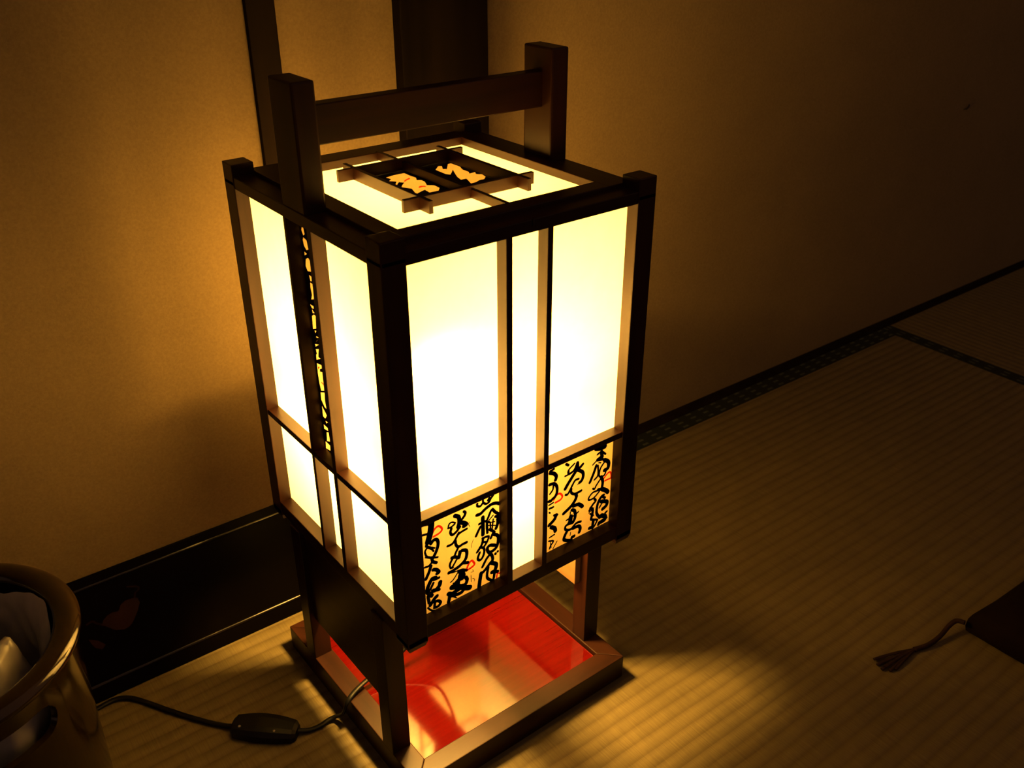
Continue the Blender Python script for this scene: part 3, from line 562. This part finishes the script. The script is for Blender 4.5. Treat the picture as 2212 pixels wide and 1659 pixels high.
try: me.set_sharp_from_angle(angle=math.radians(40))
except Exception: pass
rimp = [(BR+.0045*math.cos(t)-.0055 if False else (BR-.0062)+.0098*math.cos(t), BHH+.0008+.0062*math.sin(t)) for t in [2*PI*k/20 for k in range(20)]]
MB().lathe(rimp, 96, close=True).build('bin_rim', brass, bn, smooth=True)

# crumpled plastic liner hanging inside the bin
lb = bmesh.new(); S = 120; rows = 16; rg = []
for k in range(rows):
    t = k/(rows-1); ring = []
    for i in range(S):
        a = 2*PI*i/S
        wv = math.sin(a*7+t*5)*.5+math.sin(a*13-t*9+1)*.3+math.sin(a*23+t*14)*.2
        fold = math.sin(a*4+2.2*t+.7)
        r = .0775-.006*t+wv*.0042*(.35+.65*math.sin(PI*min(1, t*1.4)))-max(0, fold)*.012*math.sin(PI*t)
        z = .2195-.125*t**1.1+.004*math.sin(a*5+1)*(1-t)+wv*.0025
        ring.append(lb.verts.new((r*math.cos(a), r*math.sin(a), z)))
    rg.append(ring)
for a, b in zip(rg, rg[1:]):
    for i in range(S): lb.faces.new((a[i], a[(i+1) % S], b[(i+1) % S], b[i]))
from mathutils import noise as mn
prev = rg[-1]; last = prev                             # puffed, creased film across the middle
for k in range(1, 26):
    t = k/26; ring = []
    for i in range(S):
        v = last[i].co; x, y = v.x*(1-t), v.y*(1-t)
        q = Vector((x*24, y*24, 1.7))
        rd = 1-abs(mn.noise(q))*2; rd2 = 1-abs(mn.noise(q*2.3+Vector((4, 1, 0))))*2
        z = last[i].co.z+min(1, t*3)*(.078+.050*rd+.016*rd2)
        ring.append(lb.verts.new((x, y, min(z, .2185))))
    for i in range(S): lb.faces.new((prev[i], prev[(i+1) % S], ring[(i+1) % S], ring[i]))
    prev = ring
lb.faces.new(prev)
mb = MB(); mb.add(lb); bag = mb.build('plastic_bag', bag_m, smooth=True); bag.location = BC
tag(bag, 'crumpled pale plastic bag lining the round bin', 'bag')

# ------------------------------------------------------------------ floor cushion with corner tassel, right edge
CK = Vector((.5670, -.1810, 0)); ca = math.radians(0)
cu = tag(empty('floor_cushion', CK), 'dark maroon floor cushion with a corner tassel, cut by the right edge', 'cushion')
cu.rotation_euler = (0, 0, math.radians(-.5))
cs_ = .54; NP = 48
def outline(inset, z):
    pts = []; s = cs_/2-inset; rc = max(.004, .013-inset*.3)
    for k in range(4):                                # four gently hollow sides, small rounded corners
        for m_ in range(NP//4):
            u = m_/(NP//4)*2-1
            hollow = .010*(1-u*u)*max(0, 1-inset/.2)
            ex = abs(u)**8*rc*.30
            a, c = s*u*(1-.0), -(s-hollow-ex)
            for _ in range(k): a, c = -c, a
            pts.append((cs_/2+a, -cs_/2+c, z))
    return pts
t = bmesh.new(); rg = []
for ins, z in ((.20, .0), (.006, .0), (.0012, .004), (0, .011), (.0006, .020), (.003, .0265), (.008, .0305), (.03, .0395), (.08, .047), (.15, .0505), (.22, .052)):
    rg.append([t.verts.new(p) for p in outline(ins, z)])
for a, c in zip(rg, rg[1:]):
    for k in range(NP): t.faces.new((a[k], a[(k+1) % NP], c[(k+1) % NP], c[k]))
t.faces.new(rg[0][::-1]); t.faces.new(rg[-1])
mb = MB(); mb.add(t); mb.build('cushion_pad', cushion_m, cu, smooth=True)
def tassel(p0, pts, ends):
    mb = MB(); mb.tube(pts, .0026, seg=10)
    b = Vector(pts[-1])
    for e in ends:
        e = Vector(e); m_ = b.lerp(e, .5)+Vector((0, 0, .0012))
        mb.tube([b, m_, e], .0019, .0012, 6)
    return mb.build('tassel', tassel_m, cu, smooth=True)
def loc(x, y, z): return tuple(Matrix.Rotation(math.radians(.5), 3, 'Z') @ (Vector((x, y, z))-CK))
tassel(None, [loc(0.5652,-0.1818,0.0180), loc(0.5633,-0.1740,0.0160), loc(0.5558,-0.1711,0.0110), loc(0.5391,-0.1714,0.0060), loc(0.5212,-0.1695,0.0035), loc(0.5042,-0.1640,0.0030)], [loc(0.4591,-0.1462,0.0030), loc(0.4560,-0.1522,0.0020), loc(0.4541,-0.1587,0.0020), loc(0.4587,-0.1647,0.0020), loc(0.4648,-0.1671,0.0020), loc(0.4580,-0.1595,0.0040), loc(0.4659,-0.1482,0.0030)])
# ------------------------------------------------------------------ light, camera
w = bpy.data.worlds.new('dim room'); SC.world = w; w.use_nodes = True
bgn = w.node_tree.nodes['Background']; bgn.inputs[0].default_value = (1, .53, .34, 1); bgn.inputs[1].default_value = AMB

cam = bpy.data.cameras.new('camera'); cam.sensor_width = 36; cam.sensor_fit = 'HORIZONTAL'
cam.lens = CAM_F/2212*36; cam.clip_start = .02; cam.clip_end = 30
co = bpy.data.objects.new('camera', cam); COL.objects.link(co)
Rw = CAM_R
co.matrix_world = Matrix(((Rw[0][0], -Rw[1][0], -Rw[2][0], CAM_C[0]), (Rw[0][1], -Rw[1][1], -Rw[2][1], CAM_C[1]), (Rw[0][2], -Rw[1][2], -Rw[2][2], CAM_C[2]), (0, 0, 0, 1)))
cam.dof.use_dof = True; cam.dof.focus_distance = .80; cam.dof.aperture_fstop = 14
SC.camera = co
SC.view_settings.view_transform = 'Standard'; SC.view_settings.look = 'None'
SC.view_settings.exposure = 0; SC.view_settings.gamma = GAM
cy = SC.cycles
cy.max_bounces = 10; cy.diffuse_bounces = 5; cy.glossy_bounces = 4; cy.transmission_bounces = 6; cy.transparent_max_bounces = 8
cy.sample_clamp_indirect = 6; cy.caustics_reflective = False; cy.caustics_refractive = False
cy.use_denoising = True; cy.use_adaptive_sampling = False
try: cy.use_light_tree = True
except Exception: pass
